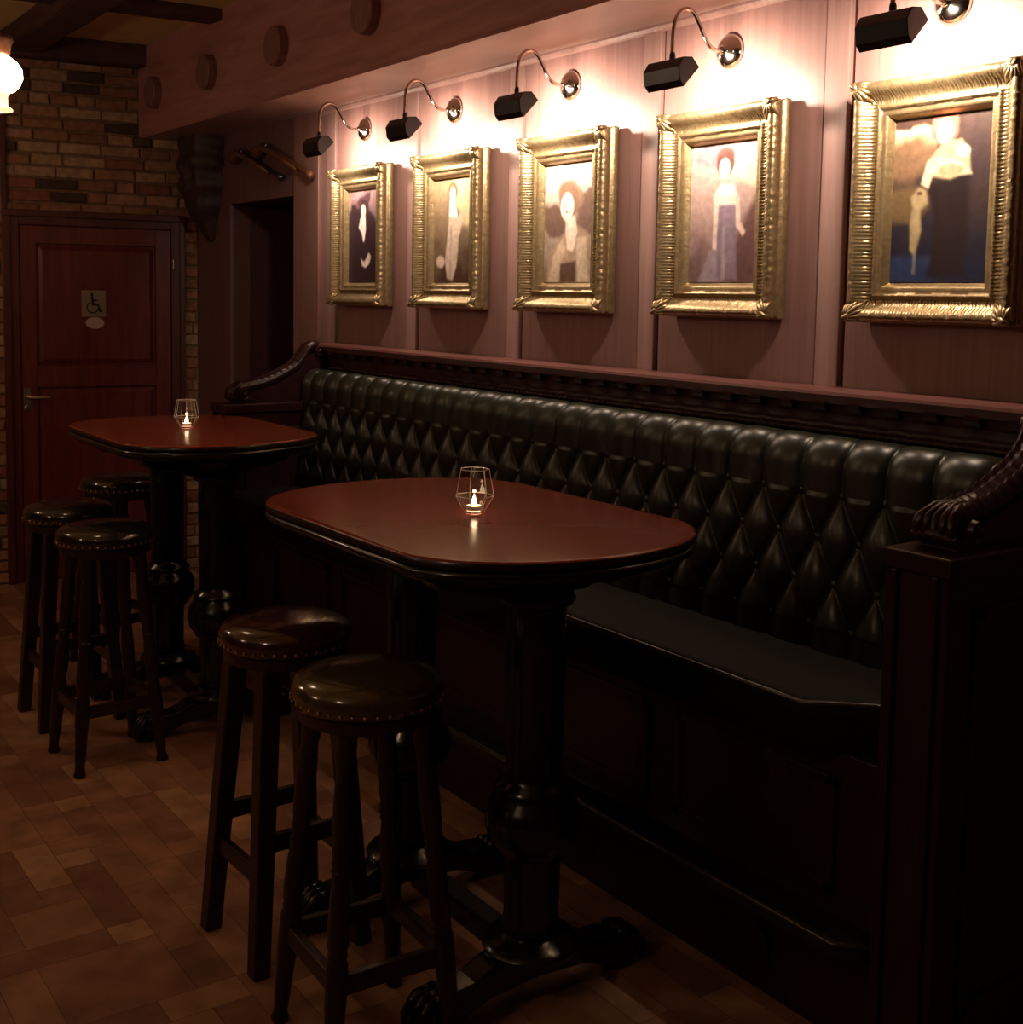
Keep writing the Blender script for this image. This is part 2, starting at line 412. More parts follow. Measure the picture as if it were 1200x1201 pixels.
# door in the brick wall
def door():
    fr = BM()
    for s0, s1, z0, z1 in ((-1.045, -.985, 0, 2.055), (-.16, -.10, 0, 2.055), (-.985, -.16, 2.0, 2.055)):
        box(fr, s0, s1, -.06, .012, z0, z1, 0, BW)
    for s0, s1, z0, z1 in ((-1.07, -1.03, 0, 2.045), (-.115, -.085, 0, 2.045), (-1.075, -.08, 2.045, 2.082)):
        box(fr, s0, s1, .0, .03, z0, z1, 0, BW)
    f = struct(finish('trim_9', fr, M['doorframe'], bevel=.004))
    d = BM(); t0, t1 = -.045, -.005
    S0, S1, Z0, Z1 = -.983, -.162, .01, 1.998
    for a, b, c, e in ((S0, S0 + .085, Z0, Z1), (S1 - .085, S1, Z0, Z1), (S0 + .085, S1 - .085, 1.90, Z1), (S0 + .085, S1 - .085, 1.10, 1.22), (S0 + .085, S1 - .085, Z0, .22)):
        box(d, a, b, t0, t1, c, e, 0, BW)
    for c, e in ((.22, 1.10), (1.22, 1.90)):       # recessed panels with raised fields
        a, b = S0 + .085, S1 - .085
        box(d, a, b, t0, t1 - .022, c, e, 0, BW)
        ins = .035
        ring0 = [(a + .01, c + .01), (b - .01, c + .01), (b - .01, e - .01), (a + .01, e - .01)]
        ring1 = [(a + ins, c + ins), (b - ins, c + ins), (b - ins, e - ins), (a + ins, e - ins)]
        v0 = [d.verts.new(BW @ Vector((u, t1 - .021, v))) for u, v in ring0]; v1 = [d.verts.new(BW @ Vector((u, t1 - .008, v))) for u, v in ring1]
        d.faces.new(v1)
        for i in range(4): d.faces.new((v0[i], v0[(i + 1) % 4], v1[(i + 1) % 4], v1[i]))
    D = struct(finish('door_1', d, M['door'], bevel=.003))
    h = BM()
    box(h, -.972, -.935, -.005, .001, .98, 1.10, 0, BW)
    tube(h, [BW @ Vector(p) for p in ((-.953, .0, 1.05), (-.953, .045, 1.05), (-.94, .052, 1.05), (-.84, .052, 1.047))], .009, 10)
    finish('door_handle', h, M['steel'], D, smooth=True, autosmooth=40)
    h = BM(); lathe(h, [(.018, 0), (.018, .006), (.012, .009)], 20, Matrix.Translation(bw(-.953, -.004, .985)) @ Matrix.Rotation(PI / 2, 4, 'X')); finish('keyhole_plate', h, M['steel'], D)
    h = BM(); lathe(h, [(.006, 0), (.006, .055)], 12, Matrix.Translation(bw(-.150, .016, 1.775))); lathe(h, [(.006, 0), (.006, .055)], 12, Matrix.Translation(bw(-.150, .016, .30)))
    finish('hinge', h, M['steel'], D, smooth=True, autosmooth=40)
    # accessible-toilet sign
    S = thing('toilet_sign', 'square grey sign with black wheelchair symbol on the red door', 'sign', bw(-.592, -.0125, 1.571), B)
    # local axes: x = along the wall, -y = into the room
    p = BM(); box(p, -.066, .066, -.004, 0, -.074, .074); finish('plate', p, M['signgrey'], S, bevel=.001)
    w = BM(); L = lambda x, z: (x, -.0055, z)
    lathe(w, [(.009, 0), (.009, .002)], 20, Matrix.Translation((-.010, -.004, .050)) @ Matrix.Rotation(PI / 2, 4, 'X'))
    def stroke(pts, r):
        for a, b in zip(pts, pts[1:]):
            a = Vector((a[0], a[1])); b = Vector((b[0], b[1])); dd = (b - a).normalized(); nn = Vector((-dd.y, dd.x)) * r
            a2 = a - dd * r * .6; b2 = b + dd * r * .6
            prism(w, [tuple(a2 + nn), tuple(b2 + nn), tuple(b2 - nn), tuple(a2 - nn)], -.0062, -.004, lambda u, v, q: Vector((u, q, v)))
    stroke([(-.008, .036), (-.004, -.006)], .007); stroke([(-.005, .018), (.020, .018)], .004)
    stroke([(-.004, -.006), (.024, -.008), (.034, -.044), (.044, -.042)], .0055)
    arc = [(-.006 + .031 * math.cos(t), -.022 + .031 * math.sin(t)) for t in np.linspace(math.radians(120), math.radians(345), 16)]
    stroke(arc, .0036)
    finish('wheelchair_symbol', w, M['signblack'], S)
    s = BM(); lathe(s, [(.050, 0), (.050, .002)], 36, Matrix.Translation(bw(-.586, -.0125, 1.461)) @ Matrix.Rotation(B, 4, 'Z') @ Matrix.Rotation(PI / 2, 4, 'X'), sy=.66)
    st = finish('oval_sticker', s, M['sticker']); tag(st, 'small pale oval sticker just below the wheelchair sign on the door', 'sticker')
    l = BM()
    for dz, w_ in ((.010, .030), (.0, .040), (-.010, .026)):
        x = -w_ / 2
        while x < w_ / 2:
            box(l, -.586 + x, -.586 + x + .004, -.0105, -.0095, 1.461 + dz - .0015, 1.461 + dz + .0015, 0, BW); x += .0065
    finish('faint_print', l, M['stickerline'], st)
door()
# thin dark upright batten on the bricks above the left door post
bm = BM(); box(bm, -1.075, -1.045, 0, .022, 2.083, 2.62, 0, BW); struct(finish('trim_10', bm, M['doorframe'], bevel=.003))

# ------------------------------------------------------------------ carved corbel under the beam, by the corner
def corbel():
    T = thing('carved_corbel', 'dark carved wooden corbel tapering down beneath the beam in the corner', 'corbel', (XW, 6.705, 2.51))
    bm = BM(); n = 40; wseg = 20
    rings = []
    for i in range(n + 1):
        t = i / n; z = -t * .575
        proj = .165 * (1 - .10 * math.cos(t * 5)) * (1 - t ** 2.6) + .02
        wd = .185 * (1 - .80 * t ** 2.0)
        ring = []
        for k in range(wseg + 1):
            a = PI * k / wseg                      # from far side round the front to the near side
            e = .75
            cx = math.copysign(abs(math.cos(a)) ** e, math.cos(a)); sx = abs(math.sin(a)) ** e
            rib = 1 + .07 * math.cos(a * 8 + math.sin(t * 9) * 1.2) + .05 * math.sin(t * 26 + abs(math.cos(a)) * 3)
            ring.append(bm.verts.new(Vector((-.006 - proj * sx * rib, wd * cx * (1 + .04 * math.sin(t * 30)), z))))
        rings.append(ring)
    for a, b in zip(rings, rings[1:]):
        for k in range(wseg): bm.faces.new((a[k], a[k + 1], b[k + 1], b[k]))
        bm.faces.new((a[0], b[0], b[-1], a[-1]))
    bm.faces.new(rings[0]); bm.faces.new(rings[-1][::-1])
    finish('body', bm, M['corbel'], T, smooth=True, autosmooth=60)
corbel()

# ------------------------------------------------------------------ flintlock guns over the recess
def gun(label, p_up, p_dn, scale=1.0, m_end='gunwood'):
    """butt and lock at the upper (far) end, muzzle at the lower (near) end"""
    a = Vector(p_up); b = Vector(p_dn); L = (b - a).length
    T = thing('flintlock_gun', label, 'gun', a, 0, None)
    d = (b - a).normalized(); up = Vector((0, d.z, -d.y)); up = Vector((0, -d.z, d.y)) if (Vector((0, -d.z, d.y)).z > 0) else Vector((0, d.z, -d.y))
    W = Vector((-1, 0, 0))
    def P(l, h, w=0): return d * (l * L) + up * h + W * (w + .03)
    bm = BM()       # stock: butt, wrist, fore-end
    pts = [P(-.04, -.052), P(.02, -.040), P(.07, -.016), P(.12, .0), P(.20, .004), P(.45, .002), P(.75, .002)]
    tube(bm, pts, [.024, .036, .027, .020, .021, .018, .013], 14)
    finish('stock', bm, M['gunwood'], T, smooth=True)
    bm = BM(); tube(bm, [P(.14, .016), P(.5, .014), P(.86, .012), P(.93, .012), P(1.0, .012)], [.015, .012, .012, .0145, .018], 16)
    finish('barrel', bm, M['gunwood' if m_end == 'gunwood' else 'gunmetal'], T, smooth=True)
    bm = BM()
    prism(bm, [(.10, -.010), (.26, -.006), (.28, .004), (.24, .016), (.12, .016)], .016, .022, lambda u, v, q: P(u, v, q))
    finish('lock_plate', bm, M['steel'], T, bevel=.001)
    bm = BM(); tube(bm, [P(.13, .014, .024), P(.12, .034, .024), P(.145, .046, .024), P(.17, .040, .024)], [.006, .005, .006, .004], 8)
    tube(bm, [P(.235, .014, .024), P(.245, .040, .024)], [.007, .004], 8)
    bmesh.ops.translate(bm, verts=bm.verts, vec=(0, 0, 0)); tube(bm, [P(.13, .016, .020), P(.24, .016, .020)], .004, 6); finish('hammer', bm, M['steel'], T, smooth=True)
    bm = BM(); tube(bm, [P(.10, -.016), P(.12, -.036), P(.17, -.044), P(.215, -.034), P(.235, -.012)], .003, 8)
    finish('trigger_guard', bm, M['brass'], T, smooth=True)
gun('antique flintlock gun sloping down to the right, the one nearer the pictures', (XW - .006, 6.00, 2.415), (XW - .022, 5.33, 2.195))
gun('antique flintlock gun sloping down to the right, the one nearer the corbel', (XW - .006, 6.31, 2.41), (XW - .006, 5.70, 2.21), m_end='metal')

# ------------------------------------------------------------------ banquette
YN, YFAR = 1.552, 5.03      # inner faces of the two end panels
def banquette():
    T = thing('banquette', 'long high-backed bench in buttoned dark green leather with carved mahogany ends', 'bench', (2.3, 3.3, 0))
    off = Vector((-2.3, -3.3, 0))
    def fin(name, bm, m, par=T, **k):
        for v in bm.verts: v.co += off
        return finish(name, bm, m, par, **k)
    # tufted back
    dy, dz, ZT = .1305, .110, 1.165
    rows = 4; zb = .76; y0 = YN + .002; y1 = YFAR - .002
    NY, NZ = 860, 120
    ztop = 1.31
    bm = BM(); grid = []
    ph = 1.722                                   # a pleat stands here
    def hgt(y, z):
        u = (y - ph) / dy; v = (ZT - z) / dz
        if v < 0:
            h = abs(math.sin(PI * u)) ** .44
            h = h * (.82 + .18 * min(1, -v / 1.2)); amp = .036
        elif v < rows - 1:
            a, b = u - v / 2, u + v / 2
            h = (abs(math.sin(PI * a)) * abs(math.sin(PI * b))) ** .42; amp = .036
        else:
            uu = u + (rows - 1) / 2
            h = abs(math.sin(PI * uu)) ** .6; amp = .030
        return h * amp
    zs = []
    for j in range(NZ + 1):
        t = j / NZ
        zs.append(zb + (ztop - zb) * t)
    for j, z in enumerate(zs):
        base = 2.425 - .045 * (ztop - z) / (ztop - zb) + .012
        roll = 0.
        if z > 1.228:
            q = (z - 1.228) / (ztop - 1.228)
            roll = .066 * (1 - math.sqrt(max(0, 1 - q * q)))
        row = []
        for i in range(NY + 1):
            y = y0 + (y1 - y0) * i / NY
            h = hgt(y, z)
            zz = z
            if z > 1.265: zz = z - (.012 * (1 - h / .036)) * ((z - 1.265) / (ztop - 1.265))
            row.append(bm.verts.new((base - h + roll, y, zz)))
        grid.append(row)
    top = [bm.verts.new((2.56, y0 + (y1 - y0) * i / NY, 1.295)) for i in range(NY + 1)]
    grid.append(top)
    for a, b in zip(grid, grid[1:]):
        for i in range(NY): bm.faces.new((a[i], a[i + 1], b[i + 1], b[i]))
    bk = [bm.verts.new(p) for p in ((2.62, y0, zb), (2.62, y1, zb), (2.62, y1, 1.295), (2.62, y0, 1.295))]
    bm.faces.new(bk)
    back = fin('tufted_back', bm, M['leather'], smooth=True)
    nb = 0
    for r in range(rows):
        z = ZT - r * dz
        k0 = math.ceil((y0 + .02 - ph) / dy - (r % 2) * .5); y = ph + (k0 + (r % 2) * .5) * dy
        while y < y1 - .02 and nb < 100:
            b2 = BM()
            xb = 2.437 - .045 * (ztop - z) / (ztop - zb)
            lathe(b2, [(.0115, -.004), (.0125, .002), (.009, .0075), (.0005, .009)], 14, Matrix.Translation((xb - .002, y, z)) @ Matrix.Rotation(-PI / 2, 4, 'Y'))
            bo = fin('button', b2, M['leather'], back, smooth=True); y += dy; nb += 1
    # ledge, dentils, frieze
    bm = BM()
    prism(bm, [(2.50, 1.402), (2.494, 1.409), (2.497, 1.417), (2.505, 1.421), (XW - .0085, 1.421), (XW - .0085, 1.385), (2.515, 1.385), (2.508, 1.395)], YN - .13, YFAR + .10, lambda u, v, d: Vector((u, d, v)))
    fin('ledge', bm, M['rail'], smooth=True, autosmooth=35)
    bm = BM(); y = 1.56; box(bm, 2.532, 2.5415, YN, YFAR, 1.358, 1.3855)
    while y < YFAR:
        prism(bm, [(2.509, 1.386), (2.509, 1.377), (2.516, 1.366), (2.534, 1.359), (2.54, 1.359), (2.54, 1.386)], y, y + .042, lambda u, v, d: Vector((u, d, v)))
        y += .1135
    fin('dentil_moulding', bm, M['carved'], bevel=.002)
    bm = BM(); NYf = 700; g = []
    prof = [(2.548, 1.300), (2.535, 1.303), (2.530, 1.310), (2.535, 1.318), (2.541, 1.322), (2.541, 1.332), (2.541, 1.340), (2.541, 1.350), (2.541, 1.385)]
    for i in range(NYf + 1):
        y = YN + (YFAR - YN) * i / NYf; s = y / .113
        rw = []
        for q, (x, z) in enumerate(prof):
            d_ = 0
            if 1 <= q <= 3: d_ = .006 * abs(math.sin(PI * s * 4))
            if 5 <= q <= 7: d_ = .005 * abs(math.sin(PI * s)) * (1, .6, .3)[q - 5]
            rw.append(bm.verts.new((x - d_, y, z)))
        g.append(rw)
    for a, b in zip(g, g[1:]):
        for q in range(len(prof) - 1): bm.faces.new((a[q], a[q + 1], b[q + 1], b[q]))
    fin('carved_frieze', bm, M['bench'], smooth=True)
    # seat
    foot = [(2.44, YFAR - .002), (2.045, YFAR - .002), (2.045, 1.765), (2.165, 1.66), (2.19, YN + .002), (2.44, YN + .002)]
    def slab(bm, pts, layers):
        """layers: (inset, z); inset moves the first front vertices back"""
        rings = []
        cx = 2.5
        for ins, z in layers:
            rings.append([bm.verts.new((x + (ins if x < 2.3 else 0), y, z)) for x, y in pts])
        for a, b in zip(rings, rings[1:]):
            for i in range(len(pts)): bm.faces.new((a[i], a[(i + 1) % len(pts)], b[(i + 1) % len(pts)], b[i]))
        bm.faces.new(rings[0][::-1]); bm.faces.new(rings[-1])
    bm = BM(); slab(bm, foot, [(.012, .655), (.0, .67), (-.004, .70), (-.004, .735), (.002, .757), (.012, .770), (.03, .778)])
    fin('seat', bm, M['leather_seat'], smooth=True, autosmooth=50)
    bm = BM(); tube(bm, [(x, y, .7705) for x, y in foot[1:5]], .0062, 8); fin('seat_piping', bm, M['piping'], smooth=True)
    # carcass with raised panels
    bm = BM(); fx = 2.125
    box(bm, fx, XW - .03, YN + .002, YFAR - .002, 0, .656)
    y = 1.72
    while y < YFAR - .5:
        a, b, c, d = y, y + .52, .33, .60
        for q in ((a, b, c, c + .025), (a, b, d - .025, d), (a, a + .025, c, d), (b - .025, b, c, d)): box(bm, fx - .012, fx, *q)
        y += .62
    fin('base', bm, M['bench'], bevel=.003)
    fr = [(2.15, YFAR - .002), (2.035, YFAR - .002), (2.035, 1.645), (2.11, 1.565), (2.15, YN + .004)]
    bm = BM(); slab(bm, fr, [(.006, .236), (0, .245), (-.003, .262), (.0, .275), (.008, .281)])
    fin('foot_ledge', bm, M['ledgeedge'], smooth=True, autosmooth=60)
    bm = BM(); tube(bm, [(x - .002, y, .274) for x, y in fr[1:4]], .006, 8); fin('ledge_nosing', bm, M['piping'], smooth=True)  # tube added to draw the highlight line along the ledge edge
    yy = 1.9
    while yy < YFAR:
        bm = BM(); prism(bm, [(2.124, .236), (2.06, .236), (2.07, .20), (2.10, .16), (2.124, .06)], yy, yy + .04, lambda u, v, d: Vector((u, d, v))); yy += .78
        fin('ledge_bracket', bm, M['bench'], bevel=.003)
    # end panels with a scrolled carved arm
    for (ya, yb, nm) in ((YN - .150, YN, 'end_panel'), (YFAR, YFAR + .15, 'end_panel')):
        bm = BM()
        box(bm, 2.035, XW - .012, ya, yb, 0, 1.145)
        for yo, sg in ((ya, -1), (yb, 1)):       # mouldings on the two broad faces
            for q in ((2.12, 2.58, .20, .23), (2.12, 2.58, 1.02, 1.05), (2.12, 2.15, .2, 1.05), (2.55, 2.58, .2, 1.05)):
                if sg < 0: box(bm, q[0], q[1], yo - .010, yo, q[2], q[3])
        box(bm, 2.022, XW - .012, ya - .012, yb + .0, 1.12, 1.160)
        box(bm, 2.024, 2.035, ya + .02, ya + .035, .05, 1.12); box(bm, 2.024, 2.035, yb - .035, yb - .02, .05, 1.12)
        P_ = fin(nm, bm, M['bench'], bevel=.004)
        yc = (ya + yb) / 2; bm = BM()
        # S-shaped arm in the x-z plane
        K = [(2.135, 1.175), (2.108, 1.195), (2.115, 1.222), (2.150, 1.230), (2.185, 1.235), (2.235, 1.245), (2.290, 1.265), (2.345, 1.290), (2.395, 1.322), (2.430, 1.362), (2.455, 1.400), (2.490, 1.412), (2.515, 1.392)]
        pts = []
        for i in range(len(K) - 1):
            p_1 = Vector(K[max(i - 1, 0)]); p0 = Vector(K[i]); p1 = Vector(K[i + 1]); p2 = Vector(K[min(i + 2, len(K) - 1)])
            for s_ in range(6):
                t = s_ / 6
                q = .5 * ((2 * p0) + (p1 - p_1) * t + (2 * p_1 - 5 * p0 + 4 * p1 - p2) * t * t + (3 * p0 - p_1 - 3 * p1 + p2) * t ** 3)
                pts.append(q)
        pts.append(Vector(K[-1])); n = len(pts); rings = []
        for i, p in enumerate(pts):
            t = (pts[min(i + 1, n - 1)] - pts[max(i - 1, 0)]).normalized(); nn = Vector((-t.y, t.x))
            hw = .042; th = .016 + .006 * math.sin(i / n * PI)
            ring = []
            for k in range(28):
                a = 2 * PI * k / 28
                ca, sa = math.cos(a), math.sin(a)
                w_ = hw * math.copysign(abs(ca) ** .6, ca); h_ = th * math.copysign(abs(sa) ** .6, sa)
                if sa > 0: h_ *= 1 + .22 * math.cos(w_ / hw * PI * 3) + .12 * math.sin(i * 1.9)
                ring.append(bm.verts.new((p.x + nn.x * h_, yc + w_, p.y + nn.y * h_)))
            rings.append(ring)
        for a, b in zip(rings, rings[1:]):
            for k in range(28): bm.faces.new((a[k], a[(k + 1) % 28], b[(k + 1) % 28], b[k]))
        bm.faces.new(rings[0][::-1]); bm.faces.new(rings[-1])
        # solid cheek below the arm
        ck = [(2.10, 1.161), (2.12, 1.20), (2.19, 1.215), (2.30, 1.245), (2.40, 1.30), (2.45, 1.37), (2.53, 1.39), (2.59, 1.39), (2.59, 1.161)]
        prism(bm, ck, yc - .045, yc + .045, lambda u, v, d: Vector((u, d, v)))
        fin('carved_arm', bm, M['carved'], P_, smooth=True, autosmooth=50)
        for sy in (-1, 1):
            for (cx_, cz_, R0) in ((2.130, 1.202, .024), (2.493, 1.388, .022)):
                bm = BM(); lathe(bm, [(R0, 0), (R0 * .9, .012), (R0 * .55, .008), (R0 * .4, .018), (.001, .022)], 20, Matrix.Translation((cx_, yc + sy * .058, cz_)) @ Matrix.Rotation(-sy * PI / 2, 4, 'X'))
                fin('rosette', bm, M['carved'], P_, smooth=True, autosmooth=50)
        bm = BM()
        # leaf at the front of the arm
        for kx in range(-2, 3):
            tube(bm, [(2.105, yc + kx * .018, 1.170), (2.085, yc + kx * .020, 1.195), (2.092, yc + kx * .018, 1.222), (2.122, yc + kx * .013, 1.243), (2.16, yc + kx * .008, 1.250)], [.008, .011, .012, .009, .004], 8)
        tube(bm, [(2.095, yc - .05, 1.185), (2.088, yc, 1.19), (2.095, yc + .05, 1.185)], .016, 8)
        fin('carved_leaf', bm, M['carved'], P_, smooth=True, autosmooth=50)
banquette()

# ------------------------------------------------------------------ tables
def table_outline(hw=.392, st=.32, e=.285, n=26, grow=0.):
    pts = []
    for k in range(n + 1):
        a = PI * k / n
        pts.append(((hw + grow) * math.cos(a), st + (e + grow) * math.sin(a)))
    for k in range(n + 1):
        a = PI + PI * k / n
        pts.append(((hw + grow) * math.cos(a), -st + (e + grow) * math.sin(a)))
    return pts
def layered(bm, layers):
    rings = [[bm.verts.new((x, y, z)) for x, y in table_outline(grow=g)] for g, z in layers]
    n = len(rings[0])
    for a, b in zip(rings, rings[1:]):
        for i in range(n): bm.faces.new((a[i], a[(i + 1) % n], b[(i + 1) % n], b[i]))
    bm.faces.new(rings[0][::-1]); bm.faces.new(rings[-1])
def make_table(label, loc):
    T = thing('bar_table', label, 'table', loc, 0, 'high oval bar tables')
    bm = BM(); layered(bm, [(-.006, 1.078), (0, 1.082), (.0, 1.096), (-.004, 1.0995), (-.012, 1.1)])
    tt = finish('table_top', bm, [M['top'], M['toprim']], T, smooth=True, autosmooth=50)
    for p in tt.data.polygons:
        if p.normal.z < .5: p.material_index = 1
    bm = BM(); layered(bm, [(-.05, 1.040), (-.022, 1.044), (-.006, 1.055), (.003, 1.064), (.003, 1.070), (-.004, 1.078)])
    finish('edge_moulding', bm, M['black'], T, smooth=True, autosmooth=60)
    for y in (-.292, .292):
        bm = BM()
        pr = [(.070, .115), (.112, .118), (.118, .130), (.108, .142), (.080, .148), (.066, .158), (.073, .170), (.069, .18), (.066, .20), (.067, .30), (.069, .345), (.084, .355), (.086, .362),
              (.094, .372), (.108, .392), (.115, .420), (.113, .446), (.104, .470), (.090, .486), (.087, .496), (.093, .504), (.089, .514), (.075, .522), (.068, .54), (.070, .70), (.071, .86), (.070, .93), (.088, .94), (.092, .95), (.086, .962), (.074, .97), (.082, .985), (.100, 1.0), (.104, 1.012)]
        lathe(bm, pr, 40, Matrix.Translation((0, y, 0)))
        c = finish('column', bm, M['black'], T, smooth=True, autosmooth=45)
        # scrolled cleat under the top
        bm = BM()
        pts = [(-.30, 1.04), (-.30, 1.018), (-.275, .998), (-.22, .985), (-.16, .978), (-.12, .96), (.12, .96), (.16, .978), (.22, .985), (.275, .998), (.30, 1.018), (.30, 1.04)]
        prism(bm, pts, y - .038, y + .038, lambda u, v, d: Vector((u, d, v)))
        finish('cleat', bm, M['black'], T, bevel=.006)
        # arched trestle foot with claws
        bm = BM(); ol = []
        up = [(-.315, .055), (-.29, .085), (-.24, .090), (-.19, .094), (-.14, .115), (-.09, .130), (.09, .130), (.14, .115), (.19, .094), (.24, .090), (.29, .085), (.315, .055)]
        dn = [(.325, .0), (.235, .0), (.215, .025), (.15, .045), (0, .055), (-.15, .045), (-.215, .025), (-.235, .0), (-.325, .0)]
        prism(bm, [(u_ * .93, v_) for u_, v_ in up + dn], y - .046, y + .046, lambda u, v, d: Vector((u, d, v)))
        f = finish('foot', bm, M['black'], T, bevel=.016, seg=3)
        for sx in (-1, 1):
            for k in (-1, 0, 1):
                bm = BM(); tube(bm, [(sx * .25, y + k * .024, .085), (sx * .295, y + k * .028, .072), (sx * .320, y + k * .031, .040), (sx * .325, y + k * .032, .010)], [.014, .018, .017, .010], 10)
                finish('claw', bm, M['black'], f, smooth=True)
    bm = BM(); box(bm, -.035, .035, -.255, .255, .985, 1.04); finish('top_rail', bm, M['black'], T, bevel=.005)
    bm = BM(); box(bm, -.030, .030, -.235, .235, .055, .115); finish('stretcher', bm, M['black'], T, bevel=.008)
    return T
tables = [make_table('nearer high oval bar table with polished red-brown top and black turned columns', (1.657, 2.510, 0))]
tables[0].scale = (1, .975, 1.011)
t2 = copy_tree(tables[0]); t2.location = (1.715, 4.60, 0); t2.scale = (.97, .93, 1.011); t2['label'] = 'farther high oval bar table standing by the red door with a candle on it'

# ------------------------------------------------------------------ stools
def stool_seat(T, m, R=.165, H=.84):
    bm = BM()
    lathe(bm, [(R - .018, H - .072), (R - .003, H - .068), (R + .001, H - .050), (R + .001, H - .036), (R - .004, H - .024), (R - .018, H - .012), (R - .05, H - .003), (R * .4, H + .003), (.001, H + .004)], 56)
    s = finish('seat', bm, m, T, smooth=True)
    bm = BM(); n = 40
    for k in range(n):
        a = 2 * PI * k / n
        lathe(bm, [(.0048, 0), (.0036, .0025), (.0008, .0036)], 8, Matrix.Translation(((R + .0005) * math.cos(a), (R + .0005) * math.sin(a), H - .058)) @ Matrix.Rotation(a, 4, 'Z') @ Matrix.Rotation(PI / 2, 4, 'Y'))
    finish('nail_trim', bm, M['nail'], s, smooth=True)
    bm = BM(); lathe(bm, [(R - .03, H - .105), (R - .012, H - .100), (R - .010, H - .073), (R - .03, H - .071)], 40); finish('seat_ring', bm, M['stool'], T, smooth=True, autosmooth=40)
TURN = [(.017, 0), (.020, .004), (.021, .012), (.0165, .022), (.0165, .04), (.019, .08), (.021, .14), (.0235, .18), (.0235, .26), (.019, .27), (.022, .278), (.019, .288), (.023, .296), (.024, .33), (.022, .39), (.0185, .43), (.0215, .436), (.0185, .444), (.0225, .452), (.0185, .460), (.0215, .468), (.0185, .476), (.022, .50), (.0235, .56), (.022, .62), (.0185, .66), (.022, .672), (.0225, .745)]
def make_turned_stool(label, loc, rz, leather, group='round leather stools'):
    T = thing('bar_stool', label, 'stool', loc, rz, group)
    stool_seat(T, leather)
    tp, bt = .088, .145
    def at(z, sx, sy):
        k = bt + (tp - bt) * z / .745
        return Vector((sx * k, sy * k, z))
    for sx, sy in ((1, 1), (1, -1), (-1, 1), (-1, -1)):
        bm = BM(); mt, L = axis_matrix(at(0, sx, sy), at(.745, sx, sy))
        lathe(bm, [(r, z * L / .745) for r, z in TURN], 18, mt)
        finish('leg', bm, M['stool'], T, smooth=True, autosmooth=50)
    for (a, b, z) in (((1, 1), (1, -1), .215), ((-1, 1), (-1, -1), .215), ((1, 1), (-1, 1), .215), ((1, -1), (-1, -1), .215)):
        bm = BM(); p = at(z, *a); q = at(z, *b)
        flat_bar(bm, p, q, .024, .042); finish('stretcher', bm, M['stool'], T, bevel=.004)
    return T
def make_square_stool(label, loc, rz, leather, group='round leather stools'):
    T = thing('bar_stool', label, 'stool', loc, rz, group)
    stool_seat(T, leather)
    tp, bt = .092, .142
    def at(z, sx, sy):
        k = bt + (tp - bt) * z / .745
        return Vector((sx * k, sy * k, z))
    for sx, sy in ((1, 1), (1, -1), (-1, 1), (-1, -1)):
        bm = BM(); square_bar(bm, at(0, sx, sy), at(.745, sx, sy), .044, .052); finish('leg', bm, M['stool'], T, bevel=.005)
    for (a, b, z) in (((1, 1), (1, -1), .235), ((-1, 1), (-1, -1), .235), ((1, 1), (-1, 1), .315), ((1, -1), (-1, -1), .315)):
        bm = BM(); flat_bar(bm, at(z, *a), at(z, *b), .022, .045); finish('stretcher', bm, M['stool'], T, bevel=.004)
    return T
s1 = make_turned_stool('olive-topped round leather stool with turned legs, the nearest one to the camera', (1.252, 2.295, 0), math.radians(-3), M['olive'])
s2 = make_square_stool('round oxblood leather stool with square legs, directly behind the nearest olive-topped stool', (1.284, 2.785, 0), math.radians(2), M['oxblood'])
s3 = make_turned_stool('dark round stool with turned legs, frontmost of the three stools at the far table', (1.272, 4.245, 0), math.radians(2), M['blackleather'])
s4 = copy_tree(s2); s4.location = (1.285, 4.745, 0); s4.rotation_euler = (0, 0, math.radians(1)); s4['label'] = 'dark round stool with square legs, leftmost of the three stools at the far table'
for c in s4.children:
    if c.name.startswith('seat') and 'ring' not in c.name:
        c.data = c.data.copy(); c.data.materials[0] = M['blackleather']
s5 = copy_tree(s3); s5.location = (1.67, 5.36, 0); s5.rotation_euler = (0, 0, math.radians(20)); s5['label'] = 'dark round stool behind the far table, rearmost of the three there'

